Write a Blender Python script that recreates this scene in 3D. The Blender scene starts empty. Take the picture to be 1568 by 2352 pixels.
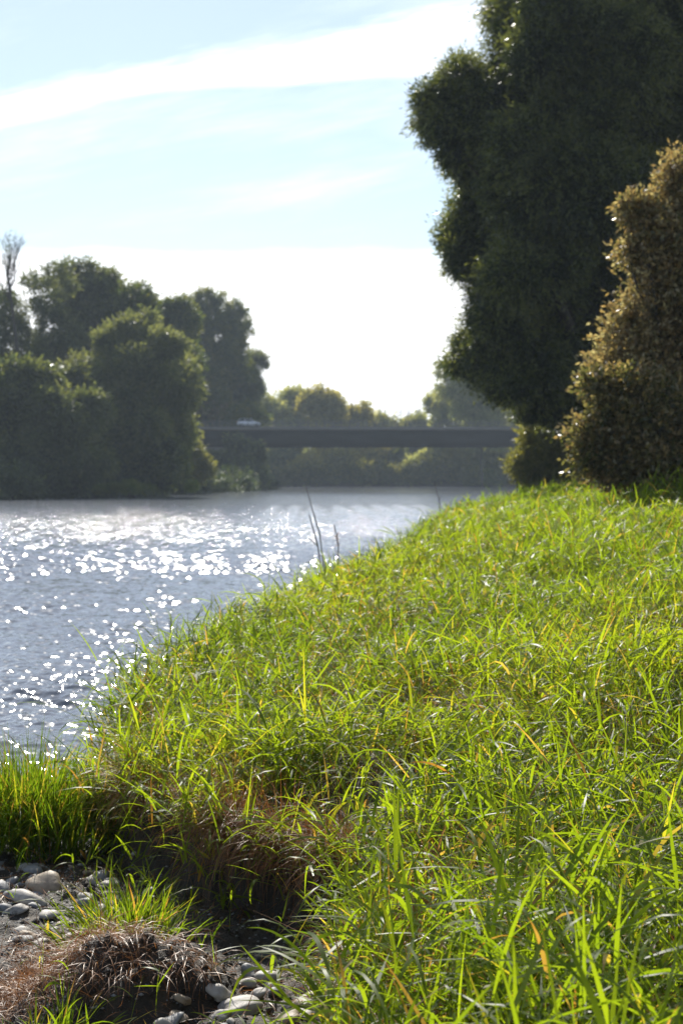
import bpy, math
import numpy as np
from mathutils import Vector

R = np.random.default_rng(7)
sc = bpy.context.scene
COL = sc.collection
rad = math.radians

# ------------------------------------------------------------------ camera
EYE = 2.3
cam_data = bpy.data.cameras.new('camera')
cam = bpy.data.objects.new('camera', cam_data)
COL.objects.link(cam)
cam.location = (0, 0, EYE)
cam.rotation_euler = (rad(90 - 1.267), 0, 0)
cam_data.sensor_fit = 'VERTICAL'
cam_data.sensor_height = 22.2
cam_data.sensor_width = 14.8
cam_data.lens = 35
cam_data.clip_start = 0.1
cam_data.clip_end = 5000
cam_data.dof.use_dof = True
cam_data.dof.focus_distance = 6.8
cam_data.dof.aperture_fstop = 2.8
sc.camera = cam
FPX = 3708.0            # focal length in display pixels (1568 x 2352)
HOR = 1094.0


def at(px, py, Y):
    """world point of a display pixel at distance Y"""
    return np.array([(px - 784) / FPX * Y, Y, EYE - (py - HOR) / FPX * Y])


# ------------------------------------------------------------------ light
SUN_EL, SUN_AZ = 39.0, -9.0
sd = bpy.data.lights.new('sun', 'SUN')
sd.energy = 4.6
sd.angle = rad(0.5)
sd.color = (1.0, 0.95, 0.86)
sun = bpy.data.objects.new('sun', sd)
COL.objects.link(sun)
sdir = Vector((math.sin(rad(SUN_AZ)) * math.cos(rad(SUN_EL)), math.cos(rad(SUN_AZ)) * math.cos(rad(SUN_EL)), math.sin(rad(SUN_EL))))
sun.rotation_euler = sdir.to_track_quat('Z', 'Y').to_euler()
sun.location = (0, 0, 60)

sc.view_settings.view_transform = 'Standard'
sc.view_settings.look = 'None'
sc.view_settings.exposure = 0.75
sc.view_settings.gamma = 1.0
sc.cycles.max_bounces = 6
sc.cycles.diffuse_bounces = 3
sc.cycles.glossy_bounces = 3
sc.cycles.transmission_bounces = 3
sc.cycles.volume_bounces = 0
sc.cycles.transparent_max_bounces = 4
sc.cycles.caustics_reflective = False
sc.cycles.caustics_refractive = False
sc.cycles.use_denoising = True
sc.cycles.sample_clamp_indirect = 6


# ------------------------------------------------------------------ node helper
class NT:
    def __init__(s, tree):
        s.t = tree
        tree.nodes.clear()

    def n(s, typ, ins=None, **kw):
        nd = s.t.nodes.new(typ)
        for k, v in kw.items():
            setattr(nd, k, v)
        for k, v in (ins or {}).items():
            sock = nd.inputs[k]
            if isinstance(v, bpy.types.NodeSocket):
                s.t.links.new(v, sock)
            else:
                sock.default_value = v
        return nd

    def m(s, op, a, b=0.0, c=0.0, clamp=False):
        nd = s.n('ShaderNodeMath', {0: a, 1: b, 2: c}, operation=op)
        nd.use_clamp = clamp
        return nd.outputs[0]

    def step(s, v, lo, hi, a=0.0, b=1.0):
        return s.n('ShaderNodeMapRange', {'Value': v, 'From Min': lo, 'From Max': hi, 'To Min': a, 'To Max': b},
                   interpolation_type='SMOOTHSTEP').outputs[0]

    def noise(s, vec, scale, detail=4.0, rough=0.5, **kw):
        return s.n('ShaderNodeTexNoise', {'Vector': vec, 'Scale': scale, 'Detail': detail, 'Roughness': rough}, **kw).outputs[0]

    def mix(s, f, a, b):
        nd = s.n('ShaderNodeMix', data_type='RGBA')
        for i, v in ((0, f), (6, a), (7, b)):
            if isinstance(v, bpy.types.NodeSocket):
                s.t.links.new(v, nd.inputs[i])
            else:
                nd.inputs[i].default_value = v
        return nd.outputs[2]

    def ramp(s, f, stops):
        nd = s.n('ShaderNodeValToRGB', {0: f})
        el = nd.color_ramp.elements
        while len(el) < len(stops):
            el.new(0.5)
        for e, (p, c) in zip(el, stops):
            e.position = p
            e.color = (*c, 1)
        return nd.outputs[0]


def c4(c):
    return (c[0], c[1], c[2], 1)


# ------------------------------------------------------------------ sky
world = bpy.data.worlds.new('World')
sc.world = world
world.use_nodes = True
w = NT(world.node_tree)
sky = w.n('ShaderNodeTexSky', sky_type='NISHITA', sun_disc=False, sun_elevation=rad(SUN_EL), sun_rotation=rad(SUN_AZ),
          altitude=300, air_density=1.0, dust_density=0.3, ozone_density=1.4)
dirv = w.n('ShaderNodeTexCoord').outputs['Generated']
sep = w.n('ShaderNodeSeparateXYZ', {0: dirv})
yy = w.m('MAXIMUM', sep.outputs[1], 0.08)
u = w.m('DIVIDE', sep.outputs[0], yy)
v = w.m('DIVIDE', sep.outputs[2], yy)
uv = w.n('ShaderNodeCombineXYZ', {0: u, 1: v, 2: 0.0}).outputs[0]
# streak space: shear so streaks run along the main cloud
sh = w.m('SUBTRACT', v, w.m('MULTIPLY', u, 0.2))
st = w.n('ShaderNodeCombineXYZ', {0: w.m('MULTIPLY', u, 5.0), 1: w.m('MULTIPLY', sh, 30.0), 2: 0.3}).outputs[0]
nwarp = w.noise(st, 1.3, 5.0, 0.6)
nw = w.m('MULTIPLY', w.m('SUBTRACT', nwarp, 0.5), 0.045)
nfine = w.m('MULTIPLY', w.m('SUBTRACT', w.noise(st, 4.5, 5.0, 0.65), 0.5), 0.016)
nw = w.m('ADD', nw, nfine)
vl = w.m('ADD', v, w.m('MULTIPLY', nw, 0.4))
um = w.m('MINIMUM', u, 0.0)
low = w.m('MULTIPLY_ADD', w.m('MULTIPLY', um, um), -0.68, 0.2445)
upp = w.m('MULTIPLY_ADD', u, 0.19, 0.275)
d_lo = w.m('SUBTRACT', vl, low)
d_up = w.m('SUBTRACT', w.m('ADD', v, nw), upp)
streak = w.m('MULTIPLY', w.step(d_lo, -0.006, 0.012), w.step(d_up, 0.014, -0.02))
# thinner gap to the right, between the two arms
gap = w.m('MULTIPLY', w.step(w.m('ADD', u, w.m('MULTIPLY', nw, 4.0)), -0.05, 0.09), w.m('MULTIPLY', w.step(d_lo, 0.002, 0.014), w.step(d_up, -0.004, -0.024)))
streak = w.m('MULTIPLY', streak, w.m('MULTIPLY_ADD', gap, -0.7, 1.0))
n2 = w.noise(w.n('ShaderNodeCombineXYZ', {0: w.m('MULTIPLY', u, 9.0), 1: w.m('MULTIPLY', v, 26.0), 2: 4.0}).outputs[0], 1.0, 5.0, 0.55)
bank = w.step(w.m('ADD', v, w.m('MULTIPLY', w.m('SUBTRACT', n2, 0.5), 0.030)), 0.146, 0.122)
veil = w.m('MULTIPLY', w.m('MULTIPLY_ADD', w.step(w.noise(st, 0.9, 6.0, 0.66), 0.45, 0.9), 0.85, 0.3), 0.36)
veil2 = w.m('MULTIPLY', w.m('MULTIPLY', w.step(u, -0.03, 0.06), w.step(v, 0.19, 0.215)), 0.22)
cl = w.m('MAXIMUM', w.m('MAXIMUM', streak, bank), w.m('MAXIMUM', veil, veil2))
back = w.step(sep.outputs[1], 0.02, 0.2)
cl = w.m('MAXIMUM', w.m('MULTIPLY', cl, back), w.m('MULTIPLY', w.step(w.noise(dirv, 3.0, 5.0), 0.5, 0.7), w.m('MULTIPLY_ADD', back, -0.5, 0.5)))
skyc = w.n('ShaderNodeVectorMath', {0: sky.outputs[0], 3: 1.0}, operation='SCALE').outputs[0]
cloudc = (15.0, 15.2, 15.6, 1)
wc = w.mix(cl, skyc, cloudc)
bg = w.n('ShaderNodeBackground', {'Color': wc, 'Strength': 0.075})
w.n('ShaderNodeOutputWorld', {'Surface': bg.outputs[0]})


# ------------------------------------------------------------------ mesh helpers
def tag(o, label=None, cat=None, group=None, kind=None):
    if label: o['label'] = label
    if cat: o['category'] = cat
    if group: o['group'] = group
    if kind: o['kind'] = kind
    return o


def link_mesh(name, V, F, mat, parent=None, attrs=None, smooth=False):
    """V (n,3), F list of (k,m) face index arrays"""
    me = bpy.data.meshes.new(name)
    V = np.asarray(V, np.float32)
    F = [np.asarray(f, np.int32) for f in F if len(f)]
    me.vertices.add(len(V))
    me.vertices.foreach_set('co', V.ravel())
    tot = np.concatenate([np.full(len(f), f.shape[1], np.int32) for f in F])
    idx = np.concatenate([f.ravel() for f in F])
    me.loops.add(len(idx))
    me.loops.foreach_set('vertex_index', idx)
    me.polygons.add(len(tot))
    me.polygons.foreach_set('loop_start', np.concatenate([[0], np.cumsum(tot)[:-1]]).astype(np.int32))
    me.polygons.foreach_set('loop_total', tot)
    if smooth:
        me.polygons.foreach_set('use_smooth', np.ones(len(tot), bool))
    for k, a in (attrs or {}).items():
        at_ = me.attributes.new(k, 'FLOAT', 'POINT')
        at_.data.foreach_set('value', np.asarray(a, np.float32))
    me.update(calc_edges=True)
    if mat: me.materials.append(mat)
    o = bpy.data.objects.new(name, me)
    COL.objects.link(o)
    if parent: o.parent = parent
    return o


def empty(name, loc, rz=0.0):
    o = bpy.data.objects.new(name, None)
    COL.objects.link(o)
    o.location = [float(c) for c in loc]
    o.rotation_euler = (0, 0, rz)
    o.empty_display_size = 0.3
    return o


class MB:
    """collects boxes, tubes and lofts in one mesh"""
    def __init__(s):
        s.V, s.Q, s.T, s.n = [], [], [], 0

    def add(s, V, Q=None, T=None):
        V = np.asarray(V, float)
        if Q is not None and len(Q): s.Q.append(np.asarray(Q, int) + s.n)
        if T is not None and len(T): s.T.append(np.asarray(T, int) + s.n)
        s.V.append(V)
        s.n += len(V)

    def box(s, x0, x1, y0, y1, z0, z1):
        V = [(x, y, z) for z in (z0, z1) for y in (y0, y1) for x in (x0, x1)]
        s.add(V, [(0, 2, 3, 1), (4, 5, 7, 6), (0, 1, 5, 4), (2, 6, 7, 3), (0, 4, 6, 2), (1, 3, 7, 5)])

    def tube(s, P, r, k=6):
        P = np.asarray(P, float)
        r = np.broadcast_to(np.asarray(r, float), (len(P),))
        T = np.gradient(P, axis=0)
        T /= np.linalg.norm(T, axis=1)[:, None] + 1e-9
        ref = np.where(np.abs(T[:, 2:3]) > 0.9, [[1.0, 0, 0]], [[0, 0, 1.0]])
        A = np.cross(T, ref)
        A /= np.linalg.norm(A, axis=1)[:, None] + 1e-9
        B = np.cross(T, A)
        th = np.linspace(0, 2 * math.pi, k, endpoint=False)
        V = P[:, None] + r[:, None, None] * (A[:, None] * np.cos(th)[None, :, None] + B[:, None] * np.sin(th)[None, :, None])
        Q = []
        for i in range(len(P) - 1):
            for j in range(k):
                Q.append((i * k + j, i * k + (j + 1) % k, (i + 1) * k + (j + 1) % k, (i + 1) * k + j))
        s.add(V.reshape(-1, 3), Q)

    def build(s, name, mat, parent=None, smooth=False, off=(0, 0, 0)):
        V = np.concatenate(s.V) - np.asarray(off)
        F = []
        if s.Q: F.append(np.concatenate(s.Q))
        if s.T: F.append(np.concatenate(s.T))
        return link_mesh(name, V, F, mat, parent, smooth=smooth)


def vnoise(x, y, seed=0):
    """value noise in [0,1]"""
    xi, yi = np.floor(x).astype(np.int64), np.floor(y).astype(np.int64)
    fx, fy = x - xi, y - yi
    fx, fy = fx * fx * (3 - 2 * fx), fy * fy * (3 - 2 * fy)

    def h(a, b):
        k = (a * 374761393 + b * 668265263 + seed * 1442695041) & 0xffffffff
        k = ((k ^ (k >> 13)) * 1274126177) & 0xffffffff
        return ((k ^ (k >> 16)) & 0xffff) / 65535.0
    return (h(xi, yi) * (1 - fx) + h(xi + 1, yi) * fx) * (1 - fy) + (h(xi, yi + 1) * (1 - fx) + h(xi + 1, yi + 1) * fx) * fy


def fbm(x, y, seed=0, oct=4):
    a, t, n = 0.5, 0.0, 0.0
    for i in range(oct):
        t = t + a * vnoise(x * 2 ** i, y * 2 ** i, seed + i)
        n += a
        a *= 0.5
    return t / n


def sst(x, a, b):
    t = np.clip((x - a) / (b - a), 0, 1)
    return t * t * (3 - 2 * t)


# ------------------------------------------------------------------ terrain
EY = [-200, 0, 3, 5, 6.3, 6.9, 7.4, 7.9, 8.5, 9.1, 11, 14, 17.3, 20, 24.7, 33.5, 52, 80, 110, 167, 280, 360, 500]
EX = [0.35, 0.25, 0.18, 0.16, 0.24, 0.32, 0.26, -0.30, -0.85, -1.12, -1.32, -1.35, -1.2, -0.75, 0.0, 1.3, 2.9, 7.2, 13.5, 24.5, 38, 44, 60]
LY = [-200, 0, 100, 150, 190, 224, 262, 300, 322, 345, 400]
LX = [-60, -46, -43, -34.5, -25.5, -18.5, -13.5, -14, -16, -30, -60]


def edge(Y):
    return np.interp(Y, EY, EX) + (fbm(Y * 1.6, Y * 0 + 3.1, 5, 3) - 0.5) * np.interp(Y, [0, 8, 30, 100], [0.2, 0.42, 0.6, 1.5]) + (vnoise(Y * 5.5, Y * 0 + 1.7, 8) - 0.5) * np.interp(Y, [5, 6, 10, 14], [0.05, 0.16, 0.16, 0.05])


def height(X, Y):
    X, Y = np.asarray(X, float), np.asarray(Y, float)
    s = X - edge(Y)
    k = np.interp(Y, [0, 8, 14, 20, 32, 60, 100, 200], [0.10, 0.11, 0.17, 0.26, 0.40, 0.36, 0.20, 0.1])
    cap = np.interp(Y, [0, 10, 20, 30, 45, 70, 110, 200, 400], [1.0, 1.2, 1.55, 1.95, 1.95, 1.6, 1.1, 1.2, 2.0])
    sp = np.maximum(s, 0)
    top = 0.50 + cap * (1 - np.exp(-k * sp / cap)) + (fbm(X * 1.3, Y * 1.3, 11) - 0.5) * np.interp(Y, [0, 12, 40], [0.16, 0.26, 0.35])
    # river bed / gravel bar
    win = sst(Y, 3.0, 5.0) * (1 - sst(Y, 9.6, 10.6))
    bed = -0.05 - 0.45 * sst(-s, 0.0, 1.3) - 0.8 * sst(-s, 1.5, 8)
    bar = 0.13 - 0.5 * sst(-X, 2.0, 2.9) + (fbm(X * 2.5, Y * 2.5, 21) - 0.5) * 0.10
    bar = bar - 0.42 * np.exp(-(((X + 1.62) / 0.42) ** 2 + ((Y - 6.35) / 0.55) ** 2))
    lowz = bed + (bar - bed) * win
    fw = np.interp(Y, [0, 7, 10, 30, 100], [0.16, 0.16, 0.25, 0.5, 1.5])
    t = sst(s, -fw, np.minimum(fw * 0.25, 0.15))
    z = lowz + (top - lowz) * t
    # mud mound in front of the bank
    m = 0.27 * np.exp(-((((X + 0.90) / 0.44) ** 2 + ((Y - 6.70) / 0.34) ** 2) ** 1.6)) * (0.8 + 0.5 * fbm(X * 5, Y * 5, 31))
    z = np.maximum(z, z * 0.4 + m + 0.02) * (m > 0.03) + z * (m <= 0.03)
    near = np.exp(-((X / 4) ** 2 + ((Y - 7) / 5) ** 2))
    rg = 1 - np.abs(2 * fbm(X * 7, Y * 7, 43, 3) - 1)
    z = z + ((fbm(X * 11, Y * 11, 41) - 0.5) * 0.08 + (rg - 0.75) * 0.10 * (1 - t) * sst(z, 0.08, 0.2) + (rg - 0.75) * 0.22 * 4 * t * (1 - t)) * near
    # opposite bank and far bank
    l = np.interp(Y, LY, LX) - X + (fbm(Y * 0.08, X * 0.05, 51) - 0.5) * 3
    z = z + sst(l, -1.5, 6) * (2.6 + 1.0 * fbm(X * 0.03, Y * 0.03, 61) - np.minimum(z, 0))
    f = Y - 356 + (fbm(X * 0.05, Y * 0.0 + 2, 71) - 0.5) * 6
    z = np.where(X < 400, np.maximum(z, sst(f, -2, 6) * 3.6 - 1.2), z)
    return z


def axis(parts):
    out = [np.arange(a, b, d) for a, b, d in parts]
    return np.unique(np.round(np.concatenate(out), 4))


def ground_color(n, pos):
    n1 = n.noise(pos, 6.0, 6.0, 0.65)
    n2 = n.noise(pos, 55.0, 4.0, 0.6)
    soil = n.mix(n2, (0.012, 0.009, 0.006, 1), (0.045, 0.032, 0.021, 1))
    thatch = n.mix(n2, (0.03, 0.02, 0.011, 1), (0.075, 0.05, 0.024, 1))
    return n.mix(n.step(n1, 0.45, 0.62), soil, thatch)


def mat(name):
    m = bpy.data.materials.new(name)
    m.use_nodes = True
    return m, NT(m.node_tree)


def out(n, sh, vol=None, disp=None):
    d = {}
    if sh: d['Surface'] = sh
    if vol: d['Volume'] = vol
    n.n('ShaderNodeOutputMaterial', d)


m_ground, n = mat('soil')
pos = n.n('ShaderNodeNewGeometry').outputs['Position']
gc = ground_color(n, pos)
bump = n.n('ShaderNodeBump', {'Strength': 0.9, 'Distance': 0.03, 'Height': n.noise(pos, 45.0, 6.0, 0.7)})
p = n.n('ShaderNodeBsdfPrincipled', {'Base Color': gc, 'Roughness': n.n('ShaderNodeMapRange', {'Value': n.noise(pos, 14.0), 'To Min': 0.35, 'To Max': 0.95}).outputs[0], 'Normal': bump.outputs[0]})
out(n, p.outputs[0])

gx = axis([(-620, -60, 20), (-60, -10, 1.5), (-10, -2.8, 0.3), (-2.8, 0.6, 0.018), (0.6, 3.0, 0.05), (3.0, 25, 0.25), (25, 70, 1.5), (70, 621, 20)])
gy = axis([(-60, 0, 5), (0, 3, 0.3), (3, 5.2, 0.04), (5.2, 9.6, 0.018), (9.6, 11, 0.04), (11, 40, 0.2), (40, 170, 1.0), (170, 400, 3.0), (400, 1421, 40)])
GX, GY = np.meshgrid(gx, gy)
GZ = height(GX, GY)
V = np.stack([GX, GY, GZ], -1).reshape(-1, 3)
nx, ny = len(gx), len(gy)
ii = (np.arange(ny - 1)[:, None] * nx + np.arange(nx - 1)[None]).ravel()
g = link_mesh('ground', V, [np.stack([ii, ii + 1, ii + nx + 1, ii + nx], 1)], m_ground, smooth=True)
tag(g, 'dark brown soil of the river banks', 'ground', kind='structure')

# ------------------------------------------------------------------ water
m_water, n = mat('river_water')
pos = n.n('ShaderNodeNewGeometry').outputs['Position']
sp_ = n.n('ShaderNodeSeparateXYZ', {0: pos})
far_ = n.step(sp_.outputs[1], 25.0, 75.0)
nb = n.noise(pos, 3.6, 4.0, 0.62)
far_ = n.m('MULTIPLY', far_, n.step(sp_.outputs[1], 290.0, 100.0, 0.3, 1.0))
bump = n.n('ShaderNodeBump', {'Strength': far_, 'Distance': 0.065, 'Height': nb})
p = n.n('ShaderNodeBsdfPrincipled', {'Base Color': (0.115, 0.128, 0.155, 1), 'Roughness': 0.095, 'IOR': 1.33, 'Normal': bump.outputs[0]})
out(n, p.outputs[0])

wy = np.concatenate([[-58, -20, 0, 3], 5 * (130.0 / 5) ** np.linspace(0, 1, 2300), 130 * (356.0 / 130) ** np.linspace(0, 1, 90)[1:], [380, 420]])
wu = np.concatenate([np.linspace(-4, -0.36, 14)[:-1], np.linspace(-0.36, 0.16, 430), np.linspace(0.16, 2.5, 16)[1:]])
U, WY = np.meshgrid(wu, wy)
WX = U * np.maximum(WY, 4)
WX = np.clip(WX, -600, 600)
H = np.zeros_like(WX)
rw = np.random.default_rng(3)
lams = 0.075 * (3.2 / 0.075) ** np.linspace(0, 1, 54)
for lam in lams:
    th = rw.normal(0.25, 0.65)
    kx, ky = math.sin(th) * 2 * math.pi / lam, math.cos(th) * 2 * math.pi / lam
    fade = 1 - (sst(WY, lam * 260, lam * 480) if lam < 0.45 else sst(WY, 60, 130))
    H += (0.0155 if lam < 0.2 else 0.0115 if lam < 0.45 else 0.0075) * lam * np.sin(kx * WX + ky * WY + rw.uniform(0, 6.28)) * fade * (1.0 if lam < 0.7 else 0.3)
amp = 0.55 + 0.8 * sst(fbm(WX * 0.16 + 7, WY * 0.07, 81, 4), 0.40, 0.66)
amp = amp + (0.75 - amp) * sst(WY, 35, 60)
H *= amp
V = np.stack([WX, WY, H], -1).reshape(-1, 3)
nx, ny = len(wu), len(wy)
ii = (np.arange(ny - 1)[:, None] * nx + np.arange(nx - 1)[None]).ravel()
wt = link_mesh('water', V, [np.stack([ii, ii + 1, ii + nx + 1, ii + nx], 1)], m_water, smooth=True)
tag(wt, 'glittering blue-grey river water', 'water', kind='structure')


# ------------------------------------------------------------------ leaf materials
def leaf_mat(name, stops, trans=0.45, tcol=1.5, rough=0.4, spec=0.5, tshift=(1.15, 1.1, 0.5)):
    m, n = mat(name)
    a = n.n('ShaderNodeAttribute', attribute_name='hue').outputs['Fac']
    col = n.ramp(a, stops)
    tc = n.n('ShaderNodeVectorMath', {0: col, 1: tuple(tcol * c for c in tshift)}, operation='MULTIPLY').outputs[0]
    p = n.n('ShaderNodeBsdfPrincipled', {'Base Color': col, 'Roughness': rough, 'Specular IOR Level': spec})
    t = n.n('ShaderNodeBsdfTranslucent', {'Color': tc})
    mx = n.n('ShaderNodeMixShader', {0: trans, 1: p.outputs[0], 2: t.outputs[0]})
    out(n, mx.outputs[0])
    return m


GRASS = [(0.0, (0.03, 0.070, 0.008)), (0.35, (0.08, 0.125, 0.010)), (0.66, (0.135, 0.185, 0.014)), (0.80, (0.22, 0.20, 0.035)), (0.88, (0.25, 0.18, 0.075)), (1.0, (0.15, 0.08, 0.032))]
m_grass = leaf_mat('grass_leaf', GRASS, trans=0.66, tcol=2.2, rough=0.42, spec=0.27, tshift=(1.28, 1.16, 0.36))
m_dead = leaf_mat('dead_grass_leaf', [(0.0, (0.08, 0.038, 0.014)), (0.5, (0.28, 0.112, 0.032)), (1.0, (0.46, 0.27, 0.11))], trans=0.3, tcol=1.2, rough=0.45, tshift=(1.1, 1.0, 0.8))


def blades(base, az, el, length, width, droop, nseg=5, twist=None, hue=None, tiphue=0.0, wpow=1.0):
    N = len(base)
    t = np.linspace(0, 1, nseg + 1)
    ang = el[:, None] - droop[:, None] * t[None] ** 1.4
    mid = 0.5 * (ang[:, 1:] + ang[:, :-1])
    dl = (length / nseg)[:, None]
    hx = np.concatenate([np.zeros((N, 1)), np.cumsum(np.cos(mid) * dl, 1)], 1)
    hz = np.concatenate([np.zeros((N, 1)), np.cumsum(np.sin(mid) * dl, 1)], 1)
    ca, sa = np.cos(az)[:, None], np.sin(az)[:, None]
    P = np.stack([base[:, 0:1] + ca * hx, base[:, 1:2] + sa * hx, base[:, 2:3] + hz], -1)
    side = np.stack([-sa + 0 * ang, ca + 0 * ang, 0 * ang], -1)
    nrm = np.stack([-np.sin(ang) * ca, -np.sin(ang) * sa, np.cos(ang)], -1)
    if twist is None: twist = R.normal(0, 0.5, N)
    tw = twist[:, None] * (0.3 + t[None] * 1.2)
    W = side * np.cos(tw)[..., None] + nrm * np.sin(tw)[..., None]
    prof = np.minimum(1.0, 0.45 + 2.4 * t) * np.clip(1 - t ** 2.2, 0.02, 1) ** wpow
    W = W * (0.5 * width[:, None] * prof[None])[..., None]
    V = np.stack([P - W, P + W], 2).reshape(-1, 3)
    k = (nseg + 1) * 2
    b = (np.arange(N) * k)[:, None] + 2 * np.arange(nseg)[None]
    Q = np.stack([b, b + 1, b + 3, b + 2], -1).reshape(-1, 4)
    if hue is None: hue = np.full(N, 0.4)
    hv = np.clip(hue[:, None] + tiphue * np.maximum(0, t[None] - 0.7) / 0.3 * np.ones((N, 1)), 0, 1)
    hv = np.repeat(hv, 2, axis=1).ravel()
    return V, Q, hv


class Bl:
    def __init__(s):
        s.V, s.Q, s.h, s.n = [], [], [], 0

    def add(s, r):
        V, Q, h = r
        s.V.append(V); s.Q.append(Q + s.n); s.h.append(h)
        s.n += len(V)

    def build(s, name, m, parent=None, off=(0, 0, 0)):
        return link_mesh(name, np.concatenate(s.V) - np.asarray(off), [np.concatenate(s.Q)], m, parent, {'hue': np.concatenate(s.h)}, smooth=True)


def plants(bl, X, Y, Z, hscale, leaves, wmul, nseg, hue_base, lean=None, lean_az=None, stem=True):
    """grass shoots: a thin stem carrying alternate leaves"""
    N = len(X)
    h = hscale * R.uniform(0.65, 1.2, N)
    az = R.uniform(0, 2 * math.pi, N)
    ln = np.abs(R.normal(0, 0.30, N))
    if lean is not None:
        sel = R.random(N) < 0.8
        az = np.where(sel & (lean > 0.05), lean_az + R.normal(0, 0.6, N), az)
        ln = ln + lean
    el = math.pi / 2 - ln
    base = np.stack([X, Y, Z], -1)
    if stem:
        bl.add(blades(base, az, el, h, np.full(N, 0.0038) * wmul, ln * 0.6 + 0.1, 3, hue=np.clip(hue_base + R.normal(0.05, 0.08, N), 0, 1)))
    for j in range(leaves):
        f = R.uniform(0.12, 0.98, N)
        a = el - 0.5 * (ln * 0.6 + 0.1) * f
        pb = base + np.stack([np.cos(az) * np.cos(a) * h * f, np.sin(az) * np.cos(a) * h * f, np.sin(a) * h * f], -1)
        la = R.uniform(0, 2 * math.pi, N)
        L = h * R.uniform(0.38, 0.92, N)
        lel = R.uniform(0.15, 1.3, N)
        dr = np.abs(R.normal(0.85, 0.75, N))
        # old leaves low on the shoot go yellow and brown
        old = (R.random(N) < np.interp(f, [0, 0.35, 0.7], [0.55, 0.28, 0.07]))
        hu = np.where(old, R.uniform(0.66, 1.0, N), hue_base + R.normal(0, 0.09, N))
        bl.add(blades(pb, la, lel, L, wmul * R.uniform(0.006, 0.0165, N), dr, nseg, hue=np.clip(hu, 0, 1), tiphue=0.10))


def in_view(X, Y):
    return (np.abs(X) < 0.245 * Y + 0.9)


grass = Bl()
AREA = []
for (y0, y1, dens, hs, lv, wm, ns) in ((2.6, 8, 370, 0.41, 6, 1.08, 6), (8, 15, 320, 0.40, 6, 1.05, 5), (15, 24, 190, 0.40, 5, 1.25, 4),
                                       (24, 42, 95, 0.42, 5, 1.7, 3), (42, 80, 34, 0.45, 5, 2.8, 3), (80, 185, 9, 0.5, 6, 5.0, 2)):
    xmax = 0.245 * y1 + 0.9
    xmin = float(np.min(edge(np.linspace(y0, y1, 40)))) - 0.1
    N = int(dens * (xmax - xmin) * (y1 - y0))
    X = R.uniform(xmin, xmax, N)
    Y = R.uniform(y0, y1, N)
    e = edge(Y)
    s = X - e
    keep = in_view(X, Y) & (s > -0.06) & (X < 0.245 * Y + 0.9)
    cl_ = fbm(X * 1.1 + 3, Y * 1.1, 91, 3)
    keep &= R.random(N) < np.interp(cl_, [0.30, 0.44, 0.6], [0.12, 0.7, 1.0])
    X, Y, s, cl_ = X[keep], Y[keep], s[keep], cl_[keep]
    Z = height(X, Y) - 0.02
    hsc = hs * np.interp(fbm(X * 0.7, Y * 0.7, 95, 3), [0.25, 0.75], [0.7, 1.3])
    hb = np.interp(fbm(X * 0.5 + 9, Y * 0.35, 97, 3), [0.3, 0.7], [0.30, 0.56]) + np.interp(Y, [5, 14], [0.11, 0.0])
    lean = np.where(s < 0.25, 0.55 * (1 - np.clip(s, 0, 0.25) / 0.25), 0.0)
    pf = sst(fbm(X * 0.8 + 31, Y * 0.6, 111, 3), 0.52, 0.68)
    paz = 6.28 * fbm(X * 0.35 + 2, Y * 0.35, 113, 2) * 1.6
    laz = np.where(lean > 0.05, math.pi * 1.05, paz)
    lean = np.maximum(lean, 0.75 * pf)
    plants(grass, X, Y, Z, hsc, lv, wm, ns, hb, lean, laz)
# shoots spilling over the broken bank edge and sprouting on the cut face
N = 900
Y = R.uniform(4.6, 10.5, N)
s = R.uniform(-0.22, 0.10, N)
X = edge(Y) + s
k = R.random(N) < np.interp(fbm(X * 3, Y * 3, 117, 3), [0.4, 0.6], [0.05, 1.0]) * np.where(s < -0.08, 0.35, 1.0)
X, Y = X[k], Y[k]
plants(grass, X, Y, height(X, Y) - 0.01, np.full(len(X), 0.30), 5, 1.1, 6, np.full(len(X), 0.48), np.full(len(X), 0.75), np.full(len(X), math.pi * 1.15))
# scattered single shoots on the mud and gravel
N = 70
X = R.uniform(-1.9, 0.2, N)
Y = R.uniform(5.4, 8.6, N)
Z = height(X, Y)
k = Z > 0.1
plants(grass, X[k], Y[k], Z[k] - 0.01, np.full(k.sum(), 0.2), 4, 0.9, 5, np.full(k.sum(), 0.42))
# dry brown stems standing in the sward
N = 4200
Y = 4.2 + 26 * R.random(N) ** 1.6
X = R.uniform(-1.5, 7.0, N)
k = (X - edge(Y) > 0) & in_view(X, Y) & (R.random(N) < np.interp(fbm(X * 0.9, Y * 0.7, 121, 3), [0.42, 0.62], [0.08, 1]))
X, Y = X[k], Y[k]
N = len(X)
grass.add(blades(np.stack([X, Y, height(X, Y)], -1), R.uniform(0, 6.28, N), R.uniform(0.9, 1.5, N), R.uniform(0.3, 0.62, N), R.uniform(0.003, 0.0055, N) * np.interp(Y, [5, 30], [1, 2.2]), np.abs(R.normal(0.3, 0.3, N)), 6, hue=R.uniform(0.84, 1.0, N)))
# a few long broad blades right in front of the camera
N = 260
Y = R.uniform(3.3, 5.4, N)
X = R.uniform(0.15, 1.9, N)
k = X - edge(Y) > 0
X, Y = X[k], Y[k]
N = len(X)
grass.add(blades(np.stack([X, Y, height(X, Y)], -1), R.uniform(0, 6.28, N), R.uniform(0.9, 1.5, N), R.uniform(0.35, 0.62, N), R.uniform(0.010, 0.019, N), np.abs(R.normal(0.5, 0.6, N)), 9, hue=np.clip(R.normal(0.4, 0.12, N), 0, 1), tiphue=0.15))
g = grass.build('grass', m_grass)
tag(g, 'long sunlit green grass covering the right bank', 'grass', kind='stuff')
print('grass verts', grass.n)

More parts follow.
